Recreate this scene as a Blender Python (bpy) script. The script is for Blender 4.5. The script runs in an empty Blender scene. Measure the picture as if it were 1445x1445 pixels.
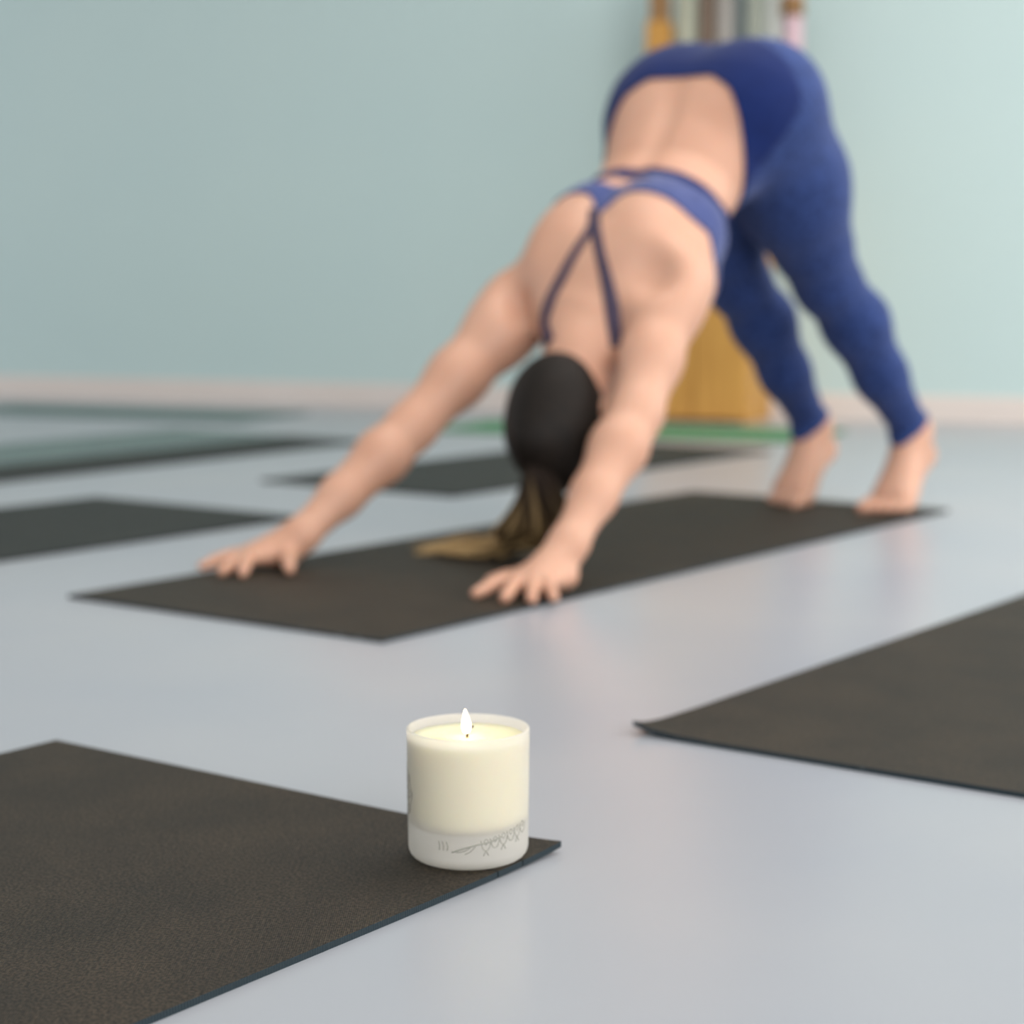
import bpy, bmesh, math, random
import numpy as np
from mathutils import Vector, Matrix
from mathutils.bvhtree import BVHTree

random.seed(7)
SC = bpy.context.scene
COL = SC.collection

# ------------------------------------------------------------------ camera numbers (used for placing things at real distances)
FPX = 2670.0
PITCH = math.radians(6.75)
H = 0.45
FW = np.array([0, math.cos(PITCH), -math.sin(PITCH)])
UP = np.array([0, math.sin(PITCH), math.cos(PITCH)])
RT = np.array([1.0, 0, 0])
EYE = np.array([0, 0, H])


def ray(x, y):
    return (x - 722.5) / FPX * RT + (722.5 - y) / FPX * UP + FW


def G(x, y, z=0.0):
    r = ray(x, y)
    return EYE + r * ((z - H) / r[2])


def D(x, y, Y):
    r = ray(x, y)
    return EYE + r * (Y / r[1])


def A3(*v):
    return np.array(v, dtype=float)


def nrm(v):
    v = np.asarray(v, dtype=float)
    return v / np.linalg.norm(v)


Z = A3(0, 0, 1)
U = nrm((0.592, 0.806, 0))      # along the mats, away from the camera
W = A3(U[1], -U[0], 0)          # across the mats, towards image right
V = -W


# ------------------------------------------------------------------ scene helpers
def link(name, me, mat=None, parent=None, smooth=True):
    o = bpy.data.objects.new(name, me)
    COL.objects.link(o)
    if mat is not None:
        me.materials.append(mat)
    if parent is not None:
        o.parent = parent
    if smooth:
        me.polygons.foreach_set('use_smooth', [True] * len(me.polygons))
    return o


def mesh(name, verts, faces, mat=None, parent=None, smooth=True):
    me = bpy.data.meshes.new(name)
    me.from_pydata([tuple(map(float, v)) for v in verts], [], [tuple(map(int, f)) for f in faces])
    me.update()
    return link(name, me, mat, parent, smooth)


def tag(o, label, cat, group=None):
    o['label'] = label
    o['category'] = cat
    if group:
        o['group'] = group
    return o


def empty(name, loc, rz=0.0):
    o = bpy.data.objects.new(name, None)
    COL.objects.link(o)
    o.location = tuple(map(float, loc))
    o.rotation_euler = (0, 0, rz)
    o.empty_display_size = 0.05
    return o


def box_bm(x0, x1, y0, y1, z0, z1, bevel=0.0, bm=None):
    bm = bm or bmesh.new()
    vs = [bm.verts.new(p) for p in ((x0, y0, z0), (x1, y0, z0), (x1, y1, z0), (x0, y1, z0),
                                    (x0, y0, z1), (x1, y0, z1), (x1, y1, z1), (x0, y1, z1))]
    fs = [bm.faces.new([vs[i] for i in f]) for f in
          ((3, 2, 1, 0), (4, 5, 6, 7), (0, 1, 5, 4), (1, 2, 6, 5), (2, 3, 7, 6), (3, 0, 4, 7))]
    if bevel:
        es = list({e for f in fs for e in f.edges})
        bmesh.ops.bevel(bm, geom=es, offset=bevel, segments=2, affect='EDGES', profile=0.6)
    return bm


def bm_obj(name, bm, mat, parent=None, smooth=False):
    me = bpy.data.meshes.new(name)
    bmesh.ops.recalc_face_normals(bm, faces=bm.faces)
    bm.to_mesh(me)
    bm.free()
    return link(name, me, mat, parent, smooth)


def lathe(prof, n=96, closed_bottom=False):
    """prof: (r, z) list; r == 0 gives a pole."""
    verts, faces, rings = [], [], []
    for r, z in prof:
        if r <= 1e-9:
            rings.append([len(verts)])
            verts.append((0, 0, z))
        else:
            rings.append(list(range(len(verts), len(verts) + n)))
            for k in range(n):
                a = 2 * math.pi * k / n
                verts.append((r * math.cos(a), r * math.sin(a), z))
    for a, b in zip(rings[:-1], rings[1:]):
        for k in range(n):
            k2 = (k + 1) % n
            if len(a) == 1 and len(b) == 1:
                continue
            if len(a) == 1:
                faces.append((a[0], b[k2], b[k]))
            elif len(b) == 1:
                faces.append((a[k], a[k2], b[0]))
            else:
                faces.append((a[k], a[k2], b[k2], b[k]))
    return verts, faces


def tube(pts, radii, n=8, flat=None):
    """closed swept tube; flat=(normals list, ratio) squeezes it along the given normals."""
    pts = [np.asarray(p, float) for p in pts]
    verts, faces = [], []
    m = len(pts)
    prev = None
    for i, p in enumerate(pts):
        t = nrm(pts[min(i + 1, m - 1)] - pts[max(i - 1, 0)])
        if flat is not None:
            nn = np.asarray(flat[0][i], float)
        else:
            nn = prev if prev is not None else (A3(0, 0, 1) if abs(t[2]) < 0.9 else A3(1, 0, 0))
        nn = nrm(nn - t * (nn @ t))
        prev = nn
        b = np.cross(t, nn)
        r = radii[i] if hasattr(radii, '__len__') else radii
        q = flat[1] if flat is not None else 1.0
        for k in range(n):
            a = 2 * math.pi * k / n
            verts.append(p + b * (r * math.cos(a)) + nn * (r * q * math.sin(a)))
    for i in range(m - 1):
        for k in range(n):
            k2 = (k + 1) % n
            faces.append((i * n + k, i * n + k2, (i + 1) * n + k2, (i + 1) * n + k))
    faces.append(tuple(range(n - 1, -1, -1)))
    faces.append(tuple(range((m - 1) * n, m * n)))
    return verts, faces


def merge(parts):
    vs, fs = [], []
    for v, f in parts:
        b = len(vs)
        vs += list(v)
        fs += [tuple(i + b for i in q) for q in f]
    return vs, fs


def spline(ctrl, n):
    """Catmull-Rom through ctrl"""
    c = [np.asarray(p, float) for p in ctrl]
    c = [2 * c[0] - c[1]] + c + [2 * c[-1] - c[-2]]
    out = []
    seg = len(c) - 3
    for i in range(n):
        s = i / (n - 1) * seg
        k = min(int(s), seg - 1)
        t = s - k
        p0, p1, p2, p3 = c[k:k + 4]
        out.append(0.5 * (2 * p1 + (p2 - p0) * t + (2 * p0 - 5 * p1 + 4 * p2 - p3) * t * t + (3 * p1 - p0 - 3 * p2 + p3) * t ** 3))
    return out


# ------------------------------------------------------------------ materials
def srgb(r, g, b):
    def c(u):
        u /= 255.0
        return u / 12.92 if u <= 0.04045 else ((u + 0.055) / 1.055) ** 2.4
    return (c(r), c(g), c(b), 1.0)


def new_mat(name):
    m = bpy.data.materials.new(name)
    m.use_nodes = True
    nt = m.node_tree
    bs = nt.nodes['Principled BSDF']
    return m, nt, bs


def nd(nt, typ, **kw):
    n = nt.nodes.new(typ)
    for k, v in kw.items():
        if k in n.inputs:
            n.inputs[k].default_value = v
        else:
            setattr(n, k, v)
    return n


def ramp(nt, fac, stops):
    r = nt.nodes.new('ShaderNodeValToRGB')
    el = r.color_ramp.elements
    while len(el) < len(stops):
        el.new(0.5)
    for e, (p, c) in zip(el, stops):
        e.position = p
        e.color = c
    nt.links.new(fac, r.inputs[0])
    return r.outputs[0]


def coords(nt, kind='Object', scale=(1, 1, 1), rot=(0, 0, 0)):
    tc = nt.nodes.new('ShaderNodeTexCoord')
    mp = nt.nodes.new('ShaderNodeMapping')
    mp.inputs['Scale'].default_value = scale
    mp.inputs['Rotation'].default_value = rot
    nt.links.new(tc.outputs[kind], mp.inputs[0])
    return mp.outputs[0]


def noise_mat(name, c1, c2, scale=8, rough=0.6, bump=0.0, bscale=None, stretch=(1, 1, 1), spec=0.5, detail=4, sheen=0.0, coat=0.0):
    m, nt, bs = new_mat(name)
    co = coords(nt, 'Object', stretch)
    n = nd(nt, 'ShaderNodeTexNoise', Scale=scale, Detail=detail)
    nt.links.new(co, n.inputs['Vector'])
    nt.links.new(ramp(nt, n.outputs[0], [(0.3, c1), (0.7, c2)]), bs.inputs['Base Color'])
    bs.inputs['Roughness'].default_value = rough
    bs.inputs['Specular IOR Level'].default_value = spec
    bs.inputs['Sheen Weight'].default_value = sheen
    bs.inputs['Coat Weight'].default_value = coat
    if bump:
        n2 = nd(nt, 'ShaderNodeTexNoise', Scale=bscale or scale * 8, Detail=3)
        nt.links.new(co, n2.inputs['Vector'])
        b = nd(nt, 'ShaderNodeBump', Strength=bump, Distance=0.001)
        nt.links.new(n2.outputs[0], b.inputs['Height'])
        nt.links.new(b.outputs[0], bs.inputs['Normal'])
    return m


def mat_floor():
    m, nt, bs = new_mat('grey_vinyl_floor')
    co = coords(nt)
    n = nd(nt, 'ShaderNodeTexNoise', Scale=2.2, Detail=3)
    nt.links.new(co, n.inputs['Vector'])
    nt.links.new(ramp(nt, n.outputs[0], [(0.3, srgb(170, 174, 182)), (0.7, srgb(178, 180, 185))]), bs.inputs['Base Color'])
    bs.inputs['Roughness'].default_value = 0.28
    bs.inputs['Specular IOR Level'].default_value = 0.42
    n2 = nd(nt, 'ShaderNodeTexNoise', Scale=260.0, Detail=2)
    nt.links.new(co, n2.inputs['Vector'])
    b = nd(nt, 'ShaderNodeBump', Strength=0.03, Distance=0.001)
    nt.links.new(n2.outputs[0], b.inputs['Height'])
    nt.links.new(b.outputs[0], bs.inputs['Normal'])
    return m


def mat_yoga(name, c1, c2, edge, rough=0.62, spec=0.25):
    """ribbed foam: fine rows of dots, worn speckles; the cut sides show the bluish foam inside"""
    m, nt, bs = new_mat(name)
    co = coords(nt)
    n = nd(nt, 'ShaderNodeTexNoise', Scale=9.0, Detail=6)
    nt.links.new(co, n.inputs['Vector'])
    base = ramp(nt, n.outputs[0], [(0.3, c1), (0.72, c2)])
    # fine knit: wave x noise
    sp = nd(nt, 'ShaderNodeTexNoise', Scale=420.0, Detail=1)
    nt.links.new(co, sp.inputs['Vector'])
    mul = nd(nt, 'ShaderNodeMix', data_type='RGBA', blend_type='MULTIPLY')
    mul.inputs[0].default_value = 0.7
    nt.links.new(base, mul.inputs[6])
    nt.links.new(ramp(nt, sp.outputs[0], [(0.36, (0.05, 0.05, 0.05, 1)), (0.66, (2.1, 2.03, 1.95, 1))]), mul.inputs[7])
    # pale flecks of dust
    fl = nd(nt, 'ShaderNodeTexVoronoi', Scale=34.0)
    nt.links.new(co, fl.inputs['Vector'])
    fm = ramp(nt, fl.outputs['Distance'], [(0.0, (1, 1, 1, 1)), (0.035, (0, 0, 0, 1))])
    mx = nd(nt, 'ShaderNodeMix', data_type='RGBA')
    nt.links.new(fm, mx.inputs[0])
    nt.links.new(mul.outputs[2], mx.inputs[6])
    mx.inputs[7].default_value = srgb(120, 108, 92)
    # sides (vertical normals)
    ge = nt.nodes.new('ShaderNodeNewGeometry')
    sx = nt.nodes.new('ShaderNodeSeparateXYZ')
    nt.links.new(ge.outputs['True Normal'], sx.inputs[0])
    lt = nd(nt, 'ShaderNodeMath', operation='LESS_THAN')
    lt.inputs[1].default_value = 0.6
    nt.links.new(sx.outputs['Z'], lt.inputs[0])
    mx2 = nd(nt, 'ShaderNodeMix', data_type='RGBA')
    nt.links.new(lt.outputs[0], mx2.inputs[0])
    nt.links.new(mx.outputs[2], mx2.inputs[6])
    ws = nd(nt, 'ShaderNodeTexNoise', Scale=75.0, Detail=2)
    nt.links.new(co, ws.inputs['Vector'])
    nt.links.new(ramp(nt, ws.outputs[0], [(0.70, edge), (0.76, srgb(168, 174, 174))]), mx2.inputs[7])
    nt.links.new(mx2.outputs[2], bs.inputs['Base Color'])
    bs.inputs['Roughness'].default_value = rough
    bs.inputs['Specular IOR Level'].default_value = spec
    wv = nd(nt, 'ShaderNodeTexWave', Scale=210.0, Distortion=1.0)
    wv.inputs['Detail'].default_value = 1.0
    nt.links.new(co, wv.inputs['Vector'])
    ad = nd(nt, 'ShaderNodeMath', operation='ADD')
    nt.links.new(wv.outputs['Fac'], ad.inputs[0])
    nt.links.new(sp.outputs[0], ad.inputs[1])
    b = nd(nt, 'ShaderNodeBump', Strength=0.5, Distance=0.0008)
    nt.links.new(ad.outputs[0], b.inputs['Height'])
    nt.links.new(b.outputs[0], bs.inputs['Normal'])
    return m


def mat_skin():
    m, nt, bs = new_mat('skin')
    co = coords(nt)
    n = nd(nt, 'ShaderNodeTexNoise', Scale=7.0, Detail=4)
    nt.links.new(co, n.inputs['Vector'])
    nt.links.new(ramp(nt, n.outputs[0], [(0.3, srgb(204, 155, 130)), (0.7, srgb(213, 167, 143))]), bs.inputs['Base Color'])
    bs.inputs['Roughness'].default_value = 0.5
    bs.inputs['Specular IOR Level'].default_value = 0.4
    bs.inputs['Subsurface Weight'].default_value = 0.25
    bs.inputs['Subsurface Radius'].default_value = (1.0, 0.34, 0.16)
    bs.inputs['Subsurface Scale'].default_value = 0.012
    return m


def mat_wood():
    m, nt, bs = new_mat('golden_wood')
    co = coords(nt, 'Object', (14, 14, 1.2))
    n = nd(nt, 'ShaderNodeTexNoise', Scale=3.0, Detail=6, Distortion=0.6)
    nt.links.new(co, n.inputs['Vector'])
    nt.links.new(ramp(nt, n.outputs[0], [(0.3, srgb(186, 132, 58)), (0.7, srgb(212, 158, 78))]), bs.inputs['Base Color'])
    bs.inputs['Roughness'].default_value = 0.5
    return m


def mat_frosted():
    m, nt, bs = new_mat('frosted_glass')
    out = nt.nodes['Material Output']
    bs.inputs['Base Color'].default_value = (1, 1, 1, 1)
    bs.inputs['Transmission Weight'].default_value = 1.0
    bs.inputs['Roughness'].default_value = 0.30
    bs.inputs['IOR'].default_value = 1.25
    tr = nd(nt, 'ShaderNodeBsdfTranslucent')
    tr.inputs[0].default_value = (0.95, 0.92, 0.86, 1)
    di = nd(nt, 'ShaderNodeBsdfDiffuse')
    di.inputs[0].default_value = (0.95, 0.92, 0.86, 1)
    m1 = nd(nt, 'ShaderNodeMixShader')
    m1.inputs[0].default_value = 0.5
    nt.links.new(tr.outputs[0], m1.inputs[1])
    nt.links.new(di.outputs[0], m1.inputs[2])
    m2 = nd(nt, 'ShaderNodeMixShader')
    co = coords(nt)
    sx = nt.nodes.new('ShaderNodeSeparateXYZ')
    nt.links.new(co, sx.inputs[0])
    mr = nd(nt, 'ShaderNodeMapRange')
    mr.inputs['From Min'].default_value = 0.018
    mr.inputs['From Max'].default_value = 0.034
    mr.inputs['To Min'].default_value = 0.80
    mr.inputs['To Max'].default_value = 0.46
    nt.links.new(sx.outputs['Z'], mr.inputs['Value'])
    nt.links.new(mr.outputs[0], m2.inputs[0])
    nt.links.new(bs.outputs[0], m2.inputs[1])
    nt.links.new(m1.outputs[0], m2.inputs[2])
    nt.links.new(m2.outputs[0], out.inputs[0])
    return m


def mat_wax():
    m, nt, bs = new_mat('ivory_wax')
    bs.inputs['Base Color'].default_value = srgb(250, 240, 202)
    bs.inputs['Roughness'].default_value = 0.35
    bs.inputs['Subsurface Weight'].default_value = 0.8
    bs.inputs['Subsurface Radius'].default_value = (1.0, 0.75, 0.38)
    bs.inputs['Subsurface Scale'].default_value = 0.02
    return m


def mat_plain(name, col, rough=0.6, **kw):
    m, nt, bs = new_mat(name)
    bs.inputs['Base Color'].default_value = col
    bs.inputs['Roughness'].default_value = rough
    for k, v in kw.items():
        bs.inputs[k].default_value = v
    return m


def mat_hair(name, dark, light, attr=None):
    m, nt, bs = new_mat(name)
    if attr:
        at = nd(nt, 'ShaderNodeAttribute', attribute_name=attr)
        nt.links.new(ramp(nt, at.outputs['Fac'], [(0.12, dark), (0.6, light)]), bs.inputs['Base Color'])
    else:
        co = coords(nt, 'Object', (60, 60, 8))
        n = nd(nt, 'ShaderNodeTexNoise', Scale=3.0, Detail=3)
        nt.links.new(co, n.inputs['Vector'])
        nt.links.new(ramp(nt, n.outputs[0], [(0.3, dark), (0.7, light)]), bs.inputs['Base Color'])
        b = nd(nt, 'ShaderNodeBump', Strength=0.4, Distance=0.002)
        nt.links.new(n.outputs[0], b.inputs['Height'])
        nt.links.new(b.outputs[0], bs.inputs['Normal'])
    bs.inputs['Roughness'].default_value = 0.6
    bs.inputs['Specular IOR Level'].default_value = 0.2
    return m


M = {}
M['floor'] = mat_floor()
M['wall'] = noise_mat('pale_aqua_wall', srgb(198, 218, 217), srgb(201, 220, 218), scale=1.5, rough=0.75, bump=0.03, bscale=120, spec=0.25)
M['baseboard'] = noise_mat('baseboard_paint', srgb(226, 214, 206), srgb(230, 219, 212), scale=3, rough=0.45)
M['mat'] = mat_yoga('dark_foam', srgb(45, 40, 33), srgb(60, 52, 42), srgb(38, 50, 56))
M['mat_far'] = mat_yoga('charcoal_foam', srgb(44, 47, 45), srgb(54, 55, 52), srgb(40, 48, 50))
M['mat_teal'] = mat_yoga('teal_foam', srgb(104, 128, 126), srgb(116, 138, 136), srgb(70, 90, 90), rough=0.5)
M['mat_grey'] = mat_yoga('slate_foam', srgb(108, 128, 128), srgb(122, 142, 140), srgb(44, 56, 56), rough=0.5)
M['mat_green'] = mat_yoga('green_foam', srgb(84, 148, 104), srgb(96, 158, 116), srgb(70, 120, 86))
M['skin'] = mat_skin()
M['wood'] = mat_wood()
M['glass'] = mat_frosted()
M['wax'] = mat_wax()
M['wick'] = mat_plain('charred_wick', srgb(52, 36, 26), 0.9)
M['print'] = mat_plain('grey_print', srgb(160, 158, 148), 0.6)
M['legging'] = noise_mat('heather_blue_knit', srgb(24, 42, 84), srgb(54, 76, 134), scale=90, rough=0.85, bump=0.15, bscale=500, spec=0.2, sheen=0.22)
M['legging'].node_tree.nodes['Principled BSDF'].inputs['Sheen Tint'].default_value = (0.62, 0.66, 1.0, 1)
M['navy'] = noise_mat('navy_knit', srgb(8, 30, 84), srgb(12, 36, 94), scale=60, rough=0.8, bump=0.1, bscale=500, spec=0.2, sheen=0.1)
M['bra'] = noise_mat('heather_bra_knit', srgb(52, 64, 114), srgb(74, 86, 140), scale=90, rough=0.85, bump=0.1, bscale=500, spec=0.2, sheen=0.2)
M['navy_band'] = noise_mat('dark_navy_elastic', srgb(18, 28, 76), srgb(24, 36, 90), scale=60, rough=0.8, spec=0.2)
M['strap'] = noise_mat('dark_strap', srgb(66, 58, 76), srgb(78, 69, 88), scale=60, rough=0.8, spec=0.2)
M['hair'] = mat_hair('dark_brown_hair', srgb(20, 17, 15), srgb(36, 29, 24))
M['pony'] = mat_hair('ombre_hair', srgb(44, 33, 26), srgb(204, 172, 122), 'tint')
M['lip'] = mat_plain('lip', srgb(190, 110, 100), 0.5)


def mat_flame():
    m, nt, bs = new_mat('flame')
    out = nt.nodes['Material Output']
    em = nd(nt, 'ShaderNodeEmission')
    em.inputs['Color'].default_value = (1.0, 0.80, 0.50, 1)
    em.inputs['Strength'].default_value = 14.0
    nt.links.new(em.outputs[0], out.inputs[0])
    return m


M['flame'] = mat_flame()

# ------------------------------------------------------------------ setting
W0 = A3(-1.371, 7.584, 0)
W1 = A3(1.176, 6.514, 0)
WE = nrm(W1 - W0)                    # along the wall, image left to right
WN = A3(WE[1], -WE[0], 0)            # into the room
WRZ = math.atan2(WE[1], WE[0])


def on_wall_frame(o):
    """local x along the wall, local -y into the room, origin at W0"""
    o.location = tuple(W0)
    o.rotation_euler = (0, 0, WRZ)
    return o


fl = bm_obj('floor', box_bm(-6, 7, -3.5, 10.5, -0.05, 0.0), M['floor'])
fl['kind'] = 'structure'
wb = on_wall_frame(bm_obj('wall_back', box_bm(-4.5, 7.5, 0.0, 0.12, 0.0, 3.2), M['wall']))
wb['kind'] = 'structure'
bb = box_bm(-4.5, 7.5, -0.014, 0.0, 0.0, 0.088)
bmesh.ops.bevel(bb, geom=[e for e in bb.edges if all(v.co.z > 0.08 and v.co.y < -0.01 for v in e.verts)], offset=0.008, segments=3, affect='EDGES')
bbo = on_wall_frame(bm_obj('baseboard_back', bb, M['baseboard']))
bbo['kind'] = 'structure'


# ------------------------------------------------------------------ yoga mats
def make_mat(corner, d1, l1, d2, l2, mat, label, t=0.005, lift=None, slits=(), group='yoga mats on the studio floor', z0=0.0, cat='yoga mat'):
    """corner point, two edge directions with lengths; lift(a, b) raises the sheet at distances a, b along the edges"""
    xs = set(np.linspace(0, l1, 29)) | {0.01, 0.02, 0.03, 0.045, 0.06}
    ys = set(np.linspace(0, l2, 13)) | {0.01, 0.02, 0.03, 0.045, 0.06}
    for a, w, dep in slits:
        xs |= {a, a + w}
        ys |= {dep}
    xs, ys = sorted(xs), sorted(ys)
    e1, e2 = nrm(d1), nrm(d2)
    ok = {}
    for i in range(len(xs) - 1):
        for j in range(len(ys) - 1):
            cx, cy = (xs[i] + xs[i + 1]) / 2, (ys[j] + ys[j + 1]) / 2
            ok[i, j] = not any(a < cx < a + w and cy < dep for a, w, dep in slits)
    verts, faces, idx = [], [], {}

    def vid(i, j, top):
        k = (i, j, top)
        if k not in idx:
            p = e1 * xs[i] + e2 * xs_j[j]
            zz = lift(xs[i], ys[j]) if lift else 0.0
            idx[k] = len(verts)
            verts.append((p[0], p[1], zz + (t if top else 0.0)))
        return idx[k]
    xs_j = ys
    flip = np.cross(e1, e2)[2] < 0
    for (i, j), good in ok.items():
        if not good:
            continue
        q = [(i, j), (i + 1, j), (i + 1, j + 1), (i, j + 1)]
        if flip:
            q = q[::-1]
        faces.append([vid(a, b, 1) for a, b in q])
        faces.append([vid(a, b, 0) for a, b in q[::-1]])
        for k, (di, dj) in enumerate(((0, -1), (1, 0), (0, 1), (-1, 0))):
            if not ok.get((i + di, j + dj), False):
                pa, pb = [((i, j), (i + 1, j)), ((i + 1, j), (i + 1, j + 1)), ((i + 1, j + 1), (i, j + 1)), ((i, j + 1), (i, j))][k]
                if flip:
                    pa, pb = pb, pa
                faces.append([vid(*pa, 0), vid(*pb, 0), vid(*pb, 1), vid(*pa, 1)])
    o = mesh('yoga_mat', verts, faces, mat, None, smooth=False)
    o.location = (float(corner[0]), float(corner[1]), z0)
    tag(o, label, cat, group)
    return o


TA = G(792, 1203)
make_mat(TA, -U, 1.75, V, 0.61, M['mat'], 'dark brown-black yoga mat under the lit candle, in the near left corner',
         lift=lambda a, b: 0.0045 * math.exp(-((a + b) / 0.05)), slits=[(0.052, 0.0012, 0.016), (0.084, 0.0016, 0.022)])
make_mat(G(893, 1036), U, 1.75, W, 0.61, M['mat'], 'dark yoga mat with one upturned corner, lying right of the candle',
         lift=lambda a, b: 0.009 * math.exp(-((a + b) / 0.028)))
C0 = G(540, 908)
make_mat(C0, U, 1.772, V, 0.60, M['mat'], 'dark yoga mat that the bending person stands on')
e0 = G(640, 702)
make_mat(e0, U, 1.42, V, 0.575, M['mat_far'], 'charcoal yoga mat just behind the bending person, partly hidden by the head')
make_mat(G(428, 732), -U, 1.6, V, 0.6, M['mat_far'], 'dark yoga mat beyond the left hand, only its pointed corner reaching into view')
FR = G(520, 624)
make_mat(FR, -nrm(FR - G(240, 655)), 1.5, V, 0.30, M['mat_far'], 'long dark yoga mat strip in front of the slate-grey mat on the left')
FR2 = FR + V * 0.305
make_mat(FR2, -nrm(FR - G(240, 655)), 1.5, V, 0.50, M['mat_grey'], 'slate-grey yoga mat behind the long dark strip on the left')
g0 = G(1140, 626)
make_mat(g0, -WE, 1.22, WN * -1, 0.50, M['mat_green'], 'green yoga mat lying along the wall in front of the wooden cabinet')
make_mat(G(335, 596), -WE, 1.3, WN * -1, 0.5, M['mat_teal'], 'greyish teal yoga mat lying along the wall, farthest on the left')

# ------------------------------------------------------------------ wooden cabinet with rolled mats
cab = empty('wooden_cabinet', (0, 0, 0))
cx0 = float((A3(*G(888, 597)) - W0) @ WE)
cab_front = A3(*G(888, 597))
cab.location = tuple(W0 + WE * cx0 + WN * 0.03)
cab.rotation_euler = (0, 0, WRZ)
CD = 0.30
CWD = 0.37
TOPW = 0.522
tag(cab, 'golden wooden cabinet topped by upright rolls and a post, against the aqua wall', 'cabinet')
bm_obj('side_panel', box_bm(0.0, 0.022, -CD + 0.001, -0.001, 0, 0.775, 0.003), M['wood'], cab)
bm_obj('side_panel', box_bm(CWD - 0.022, CWD, -CD + 0.001, -0.001, 0, 0.775, 0.003), M['wood'], cab)
bm_obj('back_panel', box_bm(0.022, CWD - 0.022, -0.014, -0.001, 0.06, 0.774), M['wood'], cab)
bm_obj('cabinet_top', box_bm(-0.004, TOPW, -CD, 0.0, 0.775, 0.80, 0.003), M['wood'], cab)
bm_obj('bottom_board', box_bm(0.022, CWD - 0.022, -CD + 0.016, -0.014, 0.03, 0.055), M['wood'], cab)
bm_obj('post', box_bm(0.0, 0.068, -CD + 0.006, -CD + 0.10, 0.80, 1.335, 0.004), M['wood'], cab)
for k in range(2):
    x0 = 0.003 + k * 0.183
    d = bm_obj('door', box_bm(x0, x0 + 0.180, -CD - 0.016, -CD, 0.012, 0.772, 0.003), M['wood'], cab)
    kn = lathe([(0, 0), (0.006, 0), (0.006, 0.01), (0.012, 0.016), (0.012, 0.022), (0, 0.026)], 16)
    kx = x0 + (0.161 if k == 0 else 0.019)
    mesh('knob', [(kx + v[0], -CD - 0.016 - v[2], 0.60 + v[1]) for v in kn[0]], kn[1], M['wood'], d)
M['cap'] = noise_mat('brown_wood', srgb(140, 104, 66), srgb(156, 118, 76), scale=20, rough=0.6)
bm_obj('post_cap', box_bm(0.008, 0.060, -CD + 0.014, -CD + 0.092, 1.335, 1.62, 0.004), M['cap'], cab)


def roll_mesh(r, h, turns=4):
    """a rolled mat: spiral sheet standing on end"""
    n = 40 * turns
    pr_o, pr_i = [], []
    th = (r - 0.006) / turns
    for k in range(n + 1):
        a = 2 * math.pi * k / 40
        rr = 0.006 + (r - 0.006) * k / n
        pr_o.append((rr * math.cos(a), rr * math.sin(a)))
        rin = max(rr - th * 0.86, 0.001)
        pr_i.append((rin * math.cos(a), rin * math.sin(a)))
    vs, fs = [], []
    for k in range(n + 1):
        o_, i_ = pr_o[k], pr_i[k]
        vs += [(o_[0], o_[1], 0), (o_[0], o_[1], h), (i_[0], i_[1], 0), (i_[0], i_[1], h)]
    for k in range(n):
        a, b = 4 * k, 4 * (k + 1)
        fs += [(a, b, b + 1, a + 1), (a + 2, a + 3, b + 3, b + 2), (a + 1, b + 1, b + 3, a + 3), (a, a + 2, b + 2, b)]
    fs += [(0, 1, 3, 2), (4 * n, 4 * n + 2, 4 * n + 3, 4 * n + 1)]
    return vs, fs


ROLLS = [(0.113, 0.038, 'sage grey', (172, 174, 156), 'closest to the golden post'),
         (0.186, 0.033, 'brown', (116, 98, 84), 'right of the sage grey one'),
         (0.249, 0.029, 'warm grey', (164, 158, 152), 'right of the brown one'),
         (0.300, 0.020, 'slate', (104, 112, 112), 'right of the warm grey one'),
         (0.353, 0.031, 'grey-green', (156, 160, 148), 'right of the slate one'),
         (0.414, 0.027, 'pale grey', (188, 190, 184), 'next to the pink one'),
         (0.480, 0.034, 'pale pink', (208, 178, 186), 'at its right end')]
for xx, r, nm, c, where in ROLLS:
    mt = noise_mat(nm.replace(' ', '_') + '_roll', srgb(*c), srgb(*[min(255, q + 8) for q in c]), scale=30, rough=0.8, bump=0.2)
    v, f = roll_mesh(r, 0.68)
    o = mesh('rolled_mat', v, f, mt, None)
    p = np.array(cab.location) + WE * xx + WN * 0.21
    o.location = (p[0], p[1], 0.8006)
    tag(o, f'{nm} rolled mat standing upright on the wooden cabinet, {where}', 'rolled mat', 'rolled mats standing on the cabinet')
    if nm == 'pale pink':
        v, f = lathe([(r + 0.0006, 0.535), (r + 0.003, 0.535), (r + 0.003, 0.60), (r + 0.0006, 0.60), (r + 0.0006, 0.535)], 40)
        tie = mesh('tie_strap', v, f, M['cap'], o)
        tie['label'] = 'brown tie strap'

# ------------------------------------------------------------------ candle
cd = empty('candle', G(661, 1207, 0.0053))
tag(cd, 'lit ivory candle in a frosted glass tumbler on the near mat corner', 'candle')
RB, RTOP, HJ, TH = 0.0472, 0.0482, 0.1045, 0.0024
WB, WT = 0.026, 0.0965
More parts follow.
